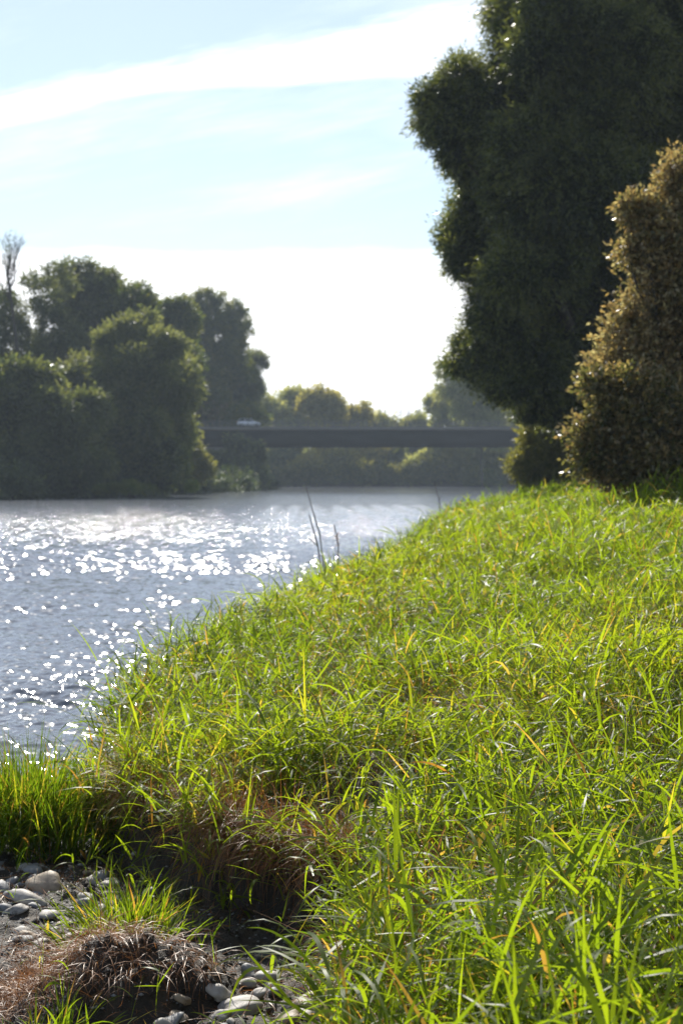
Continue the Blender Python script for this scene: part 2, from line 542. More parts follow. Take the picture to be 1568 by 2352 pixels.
# dead brown grass: matted in the sward and hanging over the cut bank
dead = Bl()
N = 44000
Y = R.uniform(3.2, 16, N) ** 1.0
X = R.uniform(-1.6, 3.6, N)
s = X - edge(Y)
k = (s > -0.05) & in_view(X, Y) & (R.random(N) < np.interp(fbm(X * 1.6, Y * 1.6, 101, 3), [0.4, 0.62], [0.10, 1.0]))
X, Y, s = X[k], Y[k], s[k]
Z = height(X, Y)
n_ = len(X)
dead.add(blades(np.stack([X, Y, Z + R.uniform(0, 0.12, n_)], -1), R.uniform(0, 6.28, n_), R.uniform(0.1, 1.2, n_), R.uniform(0.14, 0.42, n_), R.uniform(0.002, 0.006, n_),
                R.normal(0.7, 0.6, n_), 4, hue=R.uniform(0, 1, n_)))
# curtain hanging over the bank lip, longer and denser on the outer bend
N = 30000
Y = R.uniform(4.2, 11.5, N)
sg = R.uniform(-0.06, 0.16, N)
X = edge(Y) + sg
dn = np.interp(fbm(X * 2.2 + 5, Y * 2.2, 103, 3), [0.38, 0.58], [0.04, 1.0]) * np.interp(Y, [5.5, 6.4, 7.2, 7.6, 9.3, 10], [0.5, 0.35, 0.5, 1, 1, 0.4])
k = R.random(N) < dn
X, Y = X[k], Y[k]
Z = np.maximum(height(X, Y), height(X + 0.12, Y) - 0.03)
ey = (np.interp(Y + 0.15, EY, EX) - np.interp(Y - 0.15, EY, EX)) / 0.3
out_az = np.arctan2(ey, -1.0)
n_ = len(X)
hang = R.random(n_) < 0.75
dead.add(blades(np.stack([X, Y, Z + R.uniform(0.0, 0.08, n_)], -1), out_az + R.normal(0, 1.05, n_), np.where(hang, R.uniform(-0.5, 0.8, n_), R.uniform(0, 1.3, n_)), R.uniform(0.08, 0.40, n_) * np.interp(fbm(X * 4 + 1, Y * 4, 107, 3), [0.3, 0.7], [0.35, 1.35]), R.uniform(0.0016, 0.0042, n_),
                np.where(hang, R.uniform(0.9, 2.2, n_), R.normal(0.4, 0.8, n_)), 6, hue=np.clip(R.normal(0.45, 0.27, n_), 0, 1)))
# loose strands, rootlets and litter on the mud
N = 9500
X = R.uniform(-2.0, 0.35, N)
Y = R.uniform(5.3, 9.0, N)
Z = height(X, Y)
k = (Z > 0.12) & (X - edge(Y) < 0.02)
X, Y, Z = X[k], Y[k], Z[k]
n_ = len(X)
dead.add(blades(np.stack([X, Y, Z + 0.004], -1), R.uniform(0, 6.28, n_), R.uniform(-0.5, 0.6, n_), R.uniform(0.02, 0.16, n_), R.uniform(0.0015, 0.006, n_), R.normal(0.2, 0.7, n_), 4, hue=np.clip(R.normal(0.3, 0.25, n_), 0, 1)))
# mat on the mud mound
N = 3600
X = R.normal(-1.30, 0.24, N)
Y = R.normal(6.85, 0.22, N)
Z = height(X, Y)
dead.add(blades(np.stack([X, Y, Z + R.uniform(0, 0.05, N)], -1), R.uniform(0, 6.28, N), R.uniform(-0.1, 1.2, N), R.uniform(0.06, 0.2, N), R.uniform(0.0018, 0.004, N),
                R.uniform(0.6, 1.6, N), 4, hue=np.clip(R.normal(0.45, 0.22, N), 0, 1)))
N = 1500
X = R.uniform(-1.35, -0.5, N)
Y = R.uniform(6.35, 6.85, N)
Z = height(X, Y)
k = (Z > 0.24) & (R.random(N) < np.interp(fbm(X * 5, Y * 5, 131, 3), [0.4, 0.6], [0.1, 1.0]))
X, Y, Z = X[k], Y[k], Z[k]
N = len(X)
dead.add(blades(np.stack([X, Y, Z + R.uniform(0, 0.04, N)], -1), -math.pi / 2 + R.normal(0, 1.0, N), R.uniform(-0.3, 0.9, N), R.uniform(0.06, 0.24, N), R.uniform(0.0016, 0.004, N), R.uniform(0.6, 2.0, N), 5, hue=np.clip(R.normal(0.4, 0.25, N), 0, 1)))
g = dead.build('dead_grass', m_dead)
tag(g, 'matted brown dead grass hanging over the cut bank edge', 'dead grass', kind='stuff')


# separate clumps on the gravel bar
def clump(cx, cy, rx, ry, n_, h, label, hue):
    b = Bl()
    X = cx + rx * R.normal(0, 0.5, n_)
    Y = cy + ry * R.normal(0, 0.5, n_)
    Z = height(X, Y) - 0.01
    N = n_
    r = np.hypot((X - cx) / rx, (Y - cy) / ry)
    hs = h * np.clip(1.15 - 0.35 * r, 0.4, 1.2)
    az = np.arctan2(Y - cy, X - cx) + R.normal(0, 1.1, N)
    for j in range(3):
        f = R.uniform(0.0, 0.45, N)
        base = np.stack([X, Y, Z + f * hs * 0.8], -1)
        dead_ = R.random(N) < (0.30 if j == 0 else 0.06)
        b.add(blades(base, az + R.normal(0, 0.5, N), np.clip(R.normal(1.2, 0.28, N) - 0.15 * r, 0.2, 1.57), hs * R.uniform(0.5, 1.0, N), R.uniform(0.005, 0.0125, N),
                     np.abs(R.normal(0.45, 0.55, N)), 6, hue=np.clip(np.where(dead_, R.uniform(0.7, 1, N), hue + R.normal(0, 0.1, N)), 0, 1), tiphue=0.08))
    root = (cx, cy, float(height(cx, cy)))
    o = b.build('grass_clump', m_grass, off=root)
    o.location = root
    tag(o, label, 'grass clump')
    return o


clump(-1.80, 9.35, 0.56, 0.36, 980, 0.58, 'tall dense green grass clump standing by the water beyond the pale stones', 0.22)
clump(-0.98, 7.35, 0.28, 0.20, 150, 0.34, 'small bright green grass tuft sprouting between the pale stones and the muddy mound', 0.34)
clump(-1.15, 6.2, 0.20, 0.15, 45, 0.26, 'sparse green grass tuft at the foot of the muddy mound beside the shallow water', 0.30)
clump(-0.62, 5.85, 0.14, 0.08, 36, 0.16, 'short green grass tuft in front of the shaded hollow beside the pebbles', 0.28)


def bark(name, a, b):
    m, n = mat(name)
    co = n.n('ShaderNodeTexCoord').outputs['Object']
    mp = n.n('ShaderNodeMapping', {'Vector': co, 'Scale': (4, 4, 0.8)}).outputs[0]
    f = n.noise(mp, 4.0, 6.0, 0.7)
    bu = n.n('ShaderNodeBump', {'Strength': 0.8, 'Distance': 0.05, 'Height': f})
    p = n.n('ShaderNodeBsdfPrincipled', {'Base Color': n.mix(f, c4(a), c4(b)), 'Roughness': 0.85, 'Normal': bu.outputs[0]})
    out(n, p.outputs[0])
    return m


m_bark = bark('bark', (0.02, 0.016, 0.012), (0.07, 0.058, 0.045))

# ------------------------------------------------------------------ stones
def stone_mat(name, a, b):
    m, n = mat(name)
    co = n.n('ShaderNodeTexCoord').outputs['Object']
    col = n.mix(n.step(n.noise(co, 18.0, 6.0, 0.7), 0.35, 0.7), c4(a), c4(b))
    gp = n.n('ShaderNodeNewGeometry').outputs['Position']
    col = n.mix(n.step(n.noise(gp, 9.0, 6.0, 0.7), 0.56, 0.72), col, (0.07, 0.055, 0.04, 1))
    bu = n.n('ShaderNodeBump', {'Strength': 0.25, 'Distance': 0.01, 'Height': n.noise(co, 60.0, 5.0, 0.7)})
    p = n.n('ShaderNodeBsdfPrincipled', {'Base Color': col, 'Roughness': 0.6, 'Normal': bu.outputs[0]})
    out(n, p.outputs[0])
    return m


m_st = [stone_mat('pale_limestone', (0.36, 0.33, 0.29), (0.26, 0.23, 0.20)), stone_mat('grey_stone', (0.22, 0.22, 0.22), (0.13, 0.13, 0.13)), stone_mat('tan_stone', (0.33, 0.26, 0.18), (0.22, 0.16, 0.11)), stone_mat('dark_stone', (0.09, 0.08, 0.07), (0.05, 0.045, 0.04))]
import bmesh
bm = bmesh.new()
bmesh.ops.create_icosphere(bm, subdivisions=3, radius=1.0)
ICO = np.array([v.co[:] for v in bm.verts])
ICOT = np.array([[v.index for v in f.verts] for f in bm.faces])
bm.free()


def stone_verts(sx, sy, sz, rz, seed):
    r = np.random.default_rng(seed)
    d = ICO.copy()
    for _ in range(7):
        k = r.normal(0, 2.0, 3)
        d = d * (1 + 0.085 * np.sin(ICO @ k + r.uniform(0, 6))[:, None])
    for _ in range(3):
        pn = r.normal(0, 1, 3); pn /= np.linalg.norm(pn)
        h_ = d @ pn - r.uniform(0.55, 0.8)
        d = d - np.maximum(h_, 0)[:, None] * pn * 0.6
    d = d * np.array([sx, sy, sz])
    c, s = math.cos(rz), math.sin(rz)
    tl = r.normal(0, 0.18)
    d = np.stack([d[:, 0] * c - d[:, 1] * s, d[:, 0] * s + d[:, 1] * c, d[:, 2] + tl * d[:, 0]], 1)
    return d


def stone(x, y, sx, sy, sz, rz, mi, label, seed, group=None, lift=0.12, name='stone'):
    V = stone_verts(sx, sy, sz, rz, seed)
    o = link_mesh(name, V, [ICOT], m_st[mi], smooth=True)
    o.location = (x, y, float(height(x, y)) + sz * lift)
    tag(o, label, 'stone', group)
    return o


def ground_at(px, py):
    """march the pixel's ray to the terrain"""
    for Y in np.arange(3.5, 14, 0.01):
        p_ = at(px, py, Y)
        if p_[2] <= height(p_[0], Y): return p_
    return p_


BIG = [  # px, py, half width px, flatness, mat, label
    (105, 2048, 48, 0.62, 2, 'large rounded tan stone, biggest on the gravel left of the green tuft'),
    (62, 2075, 40, 0.55, 0, 'flat white stone leaning against the large tan stone'),
    (25, 2062, 26, 0.5, 1, 'grey stone at the left picture edge beside the white stone'),
    (35, 2098, 30, 0.45, 0, 'low pale stone in front of the white stone by the left edge'),
    (110, 2108, 26, 0.4, 0, 'small pale flat stone below the large tan stone'),
    (20, 2035, 22, 0.5, 1, 'dull grey stone behind the others at the left edge'),
    (75, 2008, 24, 0.5, 1, 'half hidden grey stone behind the large tan stone'),
    (548, 2335, 48, 0.6, 0, 'largest pale stone of the heap at the foot of the hollow'),
    (500, 2300, 32, 0.6, 0, 'pale oval stone left of the heap in the hollow'),
    (612, 2258, 34, 0.55, 0, 'flat pale stone at the top of the heap in the hollow'),
    (568, 2272, 24, 0.55, 0, 'small pale stone between two larger ones in the hollow'),
    (632, 2290, 20, 0.6, 1, 'grey stone beside the grass at the right of the heap'),
    (590, 2300, 22, 0.6, 0, 'round pale stone in the middle of the heap'),
    (720, 2165, 26, 0.8, 3, 'dark upright stone in the shaded bank of the hollow'),
    (622, 2205, 34, 0.75, 3, 'dark mossy boulder in the shade above the pale stone heap'),
    (665, 2330, 20, 0.7, 3, 'dark stone low in the hollow beside the long blades'),
    (345, 2055, 22, 0.5, 0, 'pale stone peeping out under the brown hanging grass'),
]
for i, (px, py, hw, fl, mi, lab) in enumerate(BIG):
    p_ = ground_at(px, py)
    r_ = hw / FPX * p_[1]
    stone(p_[0], p_[1], r_, r_ * R.uniform(0.65, 0.95), r_ * fl, R.uniform(-0.6, 0.6), mi, lab, 100 + i)
# pebbles
cnt = 0
tries = 0
while cnt < 150 and tries < 4000:
    tries += 1
    if cnt < 95:
        x, y = R.uniform(-2.1, -1.0), R.uniform(7.3, 9.0)
    else:
        x, y = R.uniform(-0.75, -0.05), R.uniform(5.7, 7.0)
    z = float(height(x, y))
    if z < 0.0 or z > 0.24: continue
    r_ = float(R.uniform(0.012, 0.045))
    mi = int(R.choice([0, 0, 1, 1, 2]))
    if cnt < 95:
        lab, gp = 'small rounded pebble on the gravel beside the left grass clump', 'pebbles beside the left grass clump'
    else:
        lab, gp = 'small rounded pebble on the muddy floor of the hollow', 'pebbles on the floor of the hollow'
    stone(x, y, r_ * 1.2, r_, r_ * 0.6, R.uniform(0, 3), mi, lab, 500 + cnt, gp, name='pebble')
    cnt += 1
# fine gravel
N = 5000
X = R.uniform(-2.4, 0.05, N)
Y = R.uniform(5.0, 9.6, N)
Z = height(X, Y)
k = (Z > -0.02) & (Z < 0.26)
X, Y, Z = X[k], Y[k], Z[k]
OC = np.array([(1, 0, 0), (-1, 0, 0), (0, 1, 0), (0, -1, 0), (0, 0, 1), (0, 0, -1)], float)
OT = np.array([(0, 2, 4), (2, 1, 4), (1, 3, 4), (3, 0, 4), (2, 0, 5), (1, 2, 5), (3, 1, 5), (0, 3, 5)])
n_ = len(X)
rr = R.uniform(0.003, 0.012, n_)[:, None, None]
V = OC[None] * np.array([1.2, 1, 0.7]) * R.uniform(0.6, 1.3, (n_, 6, 1)) * rr + np.stack([X, Y, Z], -1)[:, None]
T = OT[None] + 6 * np.arange(n_)[:, None, None]
g = link_mesh('gravel', V.reshape(-1, 3), [T.reshape(-1, 3)], m_st[1], smooth=True)
tag(g, 'fine grey gravel on the water margin', 'gravel', kind='stuff')


# crumbled earth clods on the cut bank and mound
N = 9000
X = R.uniform(-1.6, 0.45, N)
Y = R.uniform(5.3, 9.2, N)
Z = height(X, Y)
sl = np.abs(height(X + 0.04, Y) - Z) + np.abs(height(X, Y - 0.04) - Z)
k = (Z > 0.10) & (X - edge(Y) < 0.03) & (R.random(N) < np.clip(sl * 14, 0.15, 1))
X, Y, Z = X[k], Y[k], Z[k]
n_ = len(X)
rr = (0.004 + 0.022 * R.random(n_) ** 2.5)[:, None, None]
V = OC[None] * R.uniform(0.5, 1.3, (n_, 6, 1)) * rr * R.uniform(0.6, 1.3, (n_, 1, 3)) + np.stack([X, Y, Z], -1)[:, None]
T = OT[None] + 6 * np.arange(n_)[:, None, None]
g = link_mesh('soil_crumbs', V.reshape(-1, 3), [T.reshape(-1, 3)], m_ground)
tag(g, 'dark crumbled earth on the cut bank and the muddy mound', 'soil crumbs', kind='stuff')
# roots hanging out of the cut bank
mb = MB()
for i in range(70):
    y = R.uniform(5.6, 8.8)
    x = float(edge(np.array([y]))[0]) + R.uniform(-0.04, 0.06)
    z = float(height(x + 0.1, y)) - R.uniform(0.02, 0.2)
    L_ = R.uniform(0.08, 0.35)
    t_ = np.linspace(0, 1, 7)
    dx, dy = -R.uniform(0.02, 0.12), -R.uniform(-0.03, 0.12)
    P_ = np.stack([x + dx * t_ ** 0.6 + R.normal(0, 0.006, 7), y + dy * t_ ** 0.6 + R.normal(0, 0.006, 7), z - L_ * t_ ** 1.5 + R.normal(0, 0.004, 7)], 1)
    mb.tube(P_, np.linspace(R.uniform(0.0015, 0.0045), 0.0007, 7), 4)
g = mb.build('roots', m_bark, smooth=True)
tag(g, 'thin brown roots hanging out of the cut bank', 'roots', kind='stuff')


# ------------------------------------------------------------------ trees
m_leaf = {
    'willow': leaf_mat('willow_leaf', [(0, (0.018, 0.030, 0.008)), (0.5, (0.038, 0.055, 0.014)), (1, (0.13, 0.145, 0.045))], trans=0.45, tcol=1.8, rough=0.38, spec=0.6),
    'silver': leaf_mat('silver_leaf', [(0, (0.045, 0.058, 0.026)), (0.5, (0.085, 0.105, 0.045)), (1, (0.15, 0.16, 0.07))], trans=0.5, tcol=1.6, rough=0.5, spec=0.25),
    'poplar': leaf_mat('poplar_leaf', [(0, (0.035, 0.055, 0.014)), (0.5, (0.075, 0.10, 0.022)), (1, (0.15, 0.15, 0.03))], trans=0.5, tcol=1.7, rough=0.45, spec=0.3),
    'autumn': leaf_mat('autumn_leaf', [(0, (0.06, 0.07, 0.018)), (0.4, (0.17, 0.145, 0.06)), (0.75, (0.25, 0.165, 0.07)), (1, (0.36, 0.31, 0.18))], trans=0.5, tcol=1.7, rough=0.36, spec=0.7, tshift=(1.05, 1.05, 0.7)),
    'olive': leaf_mat('olive_leaf', [(0, (0.055, 0.065, 0.016)), (0.5, (0.11, 0.115, 0.028)), (1, (0.19, 0.18, 0.05))], trans=0.5, tcol=1.6, rough=0.45),
    'hedge': leaf_mat('hedge_leaf', [(0, (0.05, 0.065, 0.014)), (0.5, (0.10, 0.105, 0.025)), (1, (0.18, 0.16, 0.05))], trans=0.5, tcol=1.7, rough=0.36, spec=0.6),
    'pale': leaf_mat('pale_leaf', [(0, (0.11, 0.135, 0.07)), (0.5, (0.19, 0.21, 0.10)), (1, (0.30, 0.30, 0.15))], trans=0.55, tcol=1.7, rough=0.6, spec=0.2),  # far-bank leaves, distance haze put into the colour
    'straw': leaf_mat('straw_leaf', [(0, (0.12, 0.125, 0.045)), (0.5, (0.20, 0.19, 0.065)), (1, (0.32, 0.28, 0.10))], trans=0.55, tcol=1.6, rough=0.6, spec=0.2),  # paler olive for the far bank, haze put into the colour
    'lime': leaf_mat('lime_leaf', [(0, (0.07, 0.11, 0.02)), (1, (0.17, 0.20, 0.04))], trans=0.4, tcol=1.6, rough=0.4),
}


def rdir(n_):
    d = R.normal(0, 1, (n_, 3))
    return d / (np.linalg.norm(d, axis=1)[:, None] + 1e-9)


def crown_mesh(lobes, sub, sprays, leaves, L, Wd, droop=0.5, hue_mu=0.45, step=0.55, hollow=0.45, fringe=0.25, lit_hue=0.4, upper=0.42, reach=1.38):
    """lobes (M,6): centre and radii. leaves grow on short drooping sprays in clumps spread through the lobes"""
    lobes = np.asarray(lobes, float)
    kids = []
    for lb in lobes:
        kids.append((*lb[:3], *(lb[3:] * 0.58)))
        for d0 in rdir(10):
            d0[2] = d0[2] * 0.9 + 0.15
            kids.append((*(lb[:3] + d0 * lb[3:] * R.uniform(0.72, 1.02)), *(lb[3:] * R.uniform(0.25, 0.42))))
    sub = 1.35 * sub * len(lobes) / len(kids)
    lobes = np.array(kids)
    vol = np.prod(lobes[:, 3:], 1) ** (2 / 3)
    cnts = np.maximum(2, np.round(sub * vol / vol.mean())).astype(int)
    li = np.repeat(np.arange(len(lobes)), cnts)
    c, r = lobes[li, :3], lobes[li, 3:]
    d = rdir(len(li)) * np.array([1, 1, 0.85]) + np.array([0, 0, upper])
    d /= np.linalg.norm(d, axis=1)[:, None]
    u_ = R.uniform(hollow, 1.12, len(li))[:, None]
    sc_ = c + r * d * u_
    sr = r.mean(1) * R.uniform(0.16, 0.42, len(li))
    sh_ = R.normal(0, 0.16, len(li))
    k = np.repeat(np.arange(len(li)), sprays)
    d2 = rdir(len(k))
    rad_ = R.random(len(k)) ** 0.5
    P = sc_[k] + d2 * (sr[k] * rad_)[:, None] * np.array([1, 1, 0.85])
    D = d2 * 0.6 + d[k] * 0.5 + R.normal(0, 0.35, (len(k), 3)) + np.array([0, 0, -droop])
    D /= np.linalg.norm(D, axis=1)[:, None]
    # loose outer sprays, mostly upper side; sunlight painted in as a paler hue
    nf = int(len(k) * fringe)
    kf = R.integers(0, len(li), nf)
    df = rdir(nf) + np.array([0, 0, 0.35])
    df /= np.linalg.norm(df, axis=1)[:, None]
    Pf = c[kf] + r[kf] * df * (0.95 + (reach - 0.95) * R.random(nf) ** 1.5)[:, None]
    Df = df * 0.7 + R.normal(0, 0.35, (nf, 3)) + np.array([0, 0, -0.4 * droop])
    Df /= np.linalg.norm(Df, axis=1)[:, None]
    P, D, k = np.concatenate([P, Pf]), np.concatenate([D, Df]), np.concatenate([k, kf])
    lit_add = np.concatenate([np.zeros(len(P) - nf), np.full(nf, lit_hue)])
    hs = np.clip(hue_mu + lit_add + sh_[k] + R.normal(0, 0.10, len(k)), 0, 1)
    VV, HH = [], []
    for j in range(leaves):
        N = len(k)
        A = D * 0.8 + R.normal(0, 0.5, (N, 3)) + np.array([0, 0, -0.15 * droop])
        A /= np.linalg.norm(A, axis=1)[:, None]
        B = np.cross(A, rdir(N))
        B /= np.linalg.norm(B, axis=1)[:, None] + 1e-9
        ll = L * R.uniform(0.6, 1.25, N)[:, None]
        ww = Wd * R.uniform(0.7, 1.2, N)[:, None] * 0.5
        p0 = P + D * (j * step * L)
        VV.append(np.stack([p0, p0 + A * ll * 0.45 + B * ww, p0 + A * ll, p0 + A * ll * 0.45 - B * ww], 1))
        HH.append(np.repeat(np.clip(hs + R.normal(0, 0.08, N), 0, 1), 4))
    V = np.concatenate(VV).reshape(-1, 3)
    Q = np.arange(len(V)).reshape(-1, 4)
    return V, Q, np.concatenate(HH)


def limb_path(a, b, sag=0.15, n_=6):
    a, b = np.asarray(a, float), np.asarray(b, float)
    t = np.linspace(0, 1, n_)[:, None]
    L = np.linalg.norm(b - a)
    wob = R.normal(0, 0.05 * L, (1, 3)) * np.sin(math.pi * t) + R.normal(0, 0.025 * L, (1, 3)) * np.sin(2 * math.pi * t)
    return a + (b - a) * t + wob + np.array([0, 0, 1.0]) * sag * L * np.sin(math.pi * t) * 0.4


def bare_twigs(mb, p, d, L, r, depth, spread=0.5):
    q = p + d * L
    mb.tube(limb_path(p, q, 0.0, 4), np.linspace(r, r * 0.6, 4), 4)
    if depth == 0: return
    for _ in range(3 if depth > 1 else 4):
        f = R.uniform(0.45, 1.0)
        nd = d + R.normal(0, spread, 3) + np.array([0, 0, 0.25])
        nd /= np.linalg.norm(nd)
        bare_twigs(mb, p + d * L * f, nd, L * R.uniform(0.5, 0.75), r * 0.5, depth - 1, spread)


def tree(name, label, cat, base, lobes, leaf, sub, sprays, leaves, L, Wd, droop=0.5, hue=0.45, trunk_r=0.3, group=None, twigs=0, hollow=0.45, fringe=0.25, lit_hue=0.4, reach=1.38):
    bx, by = base
    bz = float(height(bx, by)) - 0.15
    root = empty(name, (bx, by, bz))
    tag(root, label, cat, group)
    lobes = np.asarray(lobes, float)
    off = np.array([bx, by, bz])
    top = lobes[:, :3].mean(0)
    mb = MB()
    fork = off + (top - off) * np.array([0.6, 0.6, 0.45])
    mb.tube(limb_path(off, fork, 0.0, 6), np.linspace(trunk_r * 1.25, trunk_r * 0.75, 6), 9)
    for i in range(len(lobes)):
        e_ = lobes[i, :3] + np.array([0, 0, 0.3 * lobes[i, 5]])
        P = limb_path(fork, e_, 0.12, 7)
        mb.tube(P, np.linspace(trunk_r * 0.55, trunk_r * 0.08, 7), 6)
        for q in range(4):
            d = rdir(1)[0]
            d[2] = abs(d[2]) * 0.6
            s0 = P[int(R.integers(3, 7))]
            mb.tube(limb_path(s0, lobes[i, :3] + d * lobes[i, 3:] * 0.85, 0.1, 5), np.linspace(trunk_r * 0.16, trunk_r * 0.03, 5), 4)
    for i in range(twigs):
        lb = lobes[int(R.integers(len(lobes)))]
        d = rdir(1)[0]; d[2] = abs(d[2])
        bare_twigs(mb, lb[:3] + d * lb[3:] * 0.6, d, lb[3:].mean() * 0.5, trunk_r * 0.1, 2)
    mb.build('trunk', m_bark, root, smooth=True, off=off)
    V, Q, h = crown_mesh(lobes, sub, sprays, leaves, L, Wd, droop, hue, hollow=hollow, fringe=fringe, lit_hue=lit_hue, reach=reach)
    link_mesh('crown', V - off, [Q], m_leaf[leaf], root, {'hue': h})
    return root


def lob(Y, items, depth=0.8):
    """(px, py, r[, ry px[, dY]]) at distance Y -> lobes"""
    outl = []
    for it in items:
        px, py, r = it[:3]
        ry = it[3] if len(it) > 3 else r
        dy = it[4] if len(it) > 4 else 0.0
        yy_ = Y + dy
        c = at(px, py, yy_)
        k = yy_ / FPX
        outl.append((*c, r * k, r * k * depth, ry * k))
    return outl


# --- right bank: the big dark willow
W = lob(58, [(1400, -20, 260, 220, 1), (1290, 50, 160, 140, -1), (1200, 70, 70, 90, -1), (1105, 255, 110, 95, -1), (1020, 260, 62, 70, -1), (1060, 330, 70, 60, -2), (1060, 190, 50, 40, 0), (1210, 290, 150, 150, 0), (1130, 420, 95, 90, 0),
             (1150, 560, 110, 120, 1), (1085, 500, 52, 70, 2), (1070, 580, 52, 60, 0), (1130, 650, 60, 60, 0), (1205, 720, 100, 110, 0), (1150, 840, 75, 70, -1), (1236, 866, 86, 74, -1), (1100, 800, 40, 40, 0), (1240, 935, 50, 36, 0), (1300, 960, 60, 50, 1),
             (1400, 380, 240, 220, 2), (1300, 600, 170, 180, 2), (1310, 820, 110, 120, 1), (1540, 200, 230, 260, 1), (1500, 600, 190, 230, 3), (1065, 835, 40, 30, 0), (1440, 850, 130, 140, 2), (1350, 160, 160, 160, -3), (1300, 420, 160, 160, -4), (1220, 620, 110, 120, -3), (1160, 740, 65, 70, -2), (1160, 890, 48, 40, -2)])
tree('willow_tree', 'huge dark backlit willow overhanging the grassy bank on the right', 'tree', (11.0, 61.0), W, 'willow', 165, 38, 5, 0.20, 0.05, 0.8, 0.32, 0.55, fringe=0.36, lit_hue=0.6, reach=1.55)

# --- right bank: shrubs in front of it
B1 = lob(30, [(1598, 540, 80, 80), (1598, 450, 60, 50), (1518, 500, 55, 45), (1468, 500, 22, 24), (1558, 610, 90, 80), (1488, 600, 34, 24), (1543, 415, 16, 40), (1638, 640, 130, 130), (1538, 690, 75, 70), (1468, 720, 45, 45), (1518, 800, 100, 80), (1428, 790, 40, 40), (1408, 850, 36, 34), (1458, 580, 26, 16), (1453, 485, 20, 14), (1618, 800, 120, 110), (1468, 880, 80, 70), (1438, 960, 60, 60), (1598, 930, 120, 120), (1618, 1050, 100, 70)])
tree('autumn_shrub', 'tall reddish brown autumn shrub at the right picture edge', 'shrub', (6.3, 30.2), B1, 'autumn', 38, 7, 6, 0.105, 0.055, 0.2, 0.46, 0.09, fringe=0.8, lit_hue=0.3, reach=2.2)
B2 = lob(28.5, [(1468, 960, 60, 50), (1378, 880, 26, 24), (1448, 890, 34, 28), (1528, 930, 44, 34), (1568, 980, 40, 34), (1348, 1000, 26, 26), (1363, 1065, 30, 34), (1408, 950, 36, 34), (1438, 1020, 60, 50), (1528, 1040, 80, 55), (1588, 1060, 70, 50), (1418, 1080, 46, 40), (1488, 1085, 80, 40), (1388, 1020, 32, 40)])
tree('green_shrub', 'glossy green shrub growing low in front of the brown autumn shrub', 'shrub', (5.3, 28.6), B2, 'autumn', 36, 6, 6, 0.105, 0.055, 0.2, 0.2, 0.06, fringe=0.8, lit_hue=0.3, reach=2.3)
B3 = lob(75, [(1300, 1000, 60, 60), (1210, 1075, 34, 30), (1260, 980, 40, 40), (1310, 920, 50, 50), (1250, 1040, 45, 50), (1340, 1040, 50, 55), (1290, 1075, 50, 30), (1350, 950, 40, 40)])
tree('bush', 'brownish olive bush beneath the big willow at the end of the grass', 'bush', (10.6, 75.5), B3, 'olive', 80, 14, 6, 0.2, 0.08, 0.4, 0.6, 0.1, fringe=0.6, lit_hue=0.3, reach=2.0)
B4 = lob(110, [(1258, 990, 34, 45), (1235, 1060, 32, 40), (1262, 1085, 30, 28), (1270, 960, 40, 40)])
tree('bush', 'pale grey-green bush hiding the right end of the bridge', 'bush', (13.4, 110.5), B4, 'silver', 80, 16, 6, 0.28, 0.11, 0.4, 0.6, 0.12, fringe=0.6, lit_hue=0.3, reach=1.9)
B5 = lob(335, [(1060, 900, 55, 50), (1110, 960, 60, 50), (1040, 850, 35, 28), (1170, 900, 70, 80), (1150, 990, 50, 35)])
tree('tree', 'pale grey-green tree rising behind the right half of the bridge beside the willow', 'tree', (29.0, 337), B5, 'pale', 70, 24, 4, 0.7, 0.3, 0.4, 0.5, 0.2, twigs=5)

# --- left bank
TL = 'trees on the left bank'
def left_tree(label, Y, items, leaf, hue=0.45, sub=70, sprays=26, L=0.55, kind='tree', cat='tree', base=None, twigs=0, droop=0.5, r=0.35, hollow=0.45):
    lb = lob(Y, items)
    a = np.array(lb)
    bx = a[:, 0].mean() if base is None else (base - 784) / FPX * Y
    return tree(kind, label, cat, (float(bx), float(Y + 1)), lb, leaf, sub, sprays, 4, L, L * 0.42, droop, hue, r, TL if cat == 'tree' else None, twigs=twigs, hollow=hollow)


left_tree('open-crowned tree at the left edge with dark limbs showing through thin foliage', 205, [(30, 720, 70, 75), (110, 690, 62, 65), (60, 830, 90, 90), (130, 800, 60, 80)], 'silver', 0.35, 46, 22, 0.5, base=70)
left_tree('round-topped grey-green tree behind the tall front willow', 215, [(190, 680, 52, 58), (240, 690, 48, 52), (180, 780, 70, 90)], 'silver', 0.4, 70, base=200)
left_tree('dark tree with a stepped crown left of the gap in the treetops', 212, [(290, 710, 48, 60), (335, 720, 36, 50), (300, 800, 60, 70)], 'poplar', 0.25, 70, base=300)
left_tree('big pale willow with billowing clumps in front of the left treeline', 185, [(280, 795, 52, 50, -2), (325, 765, 44, 40, 0), (215, 865, 56, 50, 0), (370, 800, 52, 46, -3), (408, 875, 44, 50, 1), (310, 880, 80, 60, -4), (395, 900, 55, 60, -2), (230, 940, 60, 60, -2), (320, 980, 80, 60, -5), (385, 990, 56, 60, 0), (250, 1040, 70, 55, -4), (340, 1060, 70, 50, -5)], 'silver', 0.6, 85, base=300, droop=0.7)
left_tree('small tree top showing behind the gap in the treetops', 240, [(398, 718, 26, 30), (370, 735, 24, 26), (430, 750, 34, 36), (400, 780, 44, 60)], 'poplar', 0.4, 50, base=395, twigs=3)
left_tree('tall dark green poplar with upright lobes above the bridge end', 300, [(445, 740, 34, 52), (490, 735, 42, 56), (540, 765, 34, 52), (470, 830, 60, 70), (545, 840, 42, 60), (480, 920, 60, 60), (530, 980, 60, 60)], 'poplar', 0.5, 85, base=495, droop=0.1)
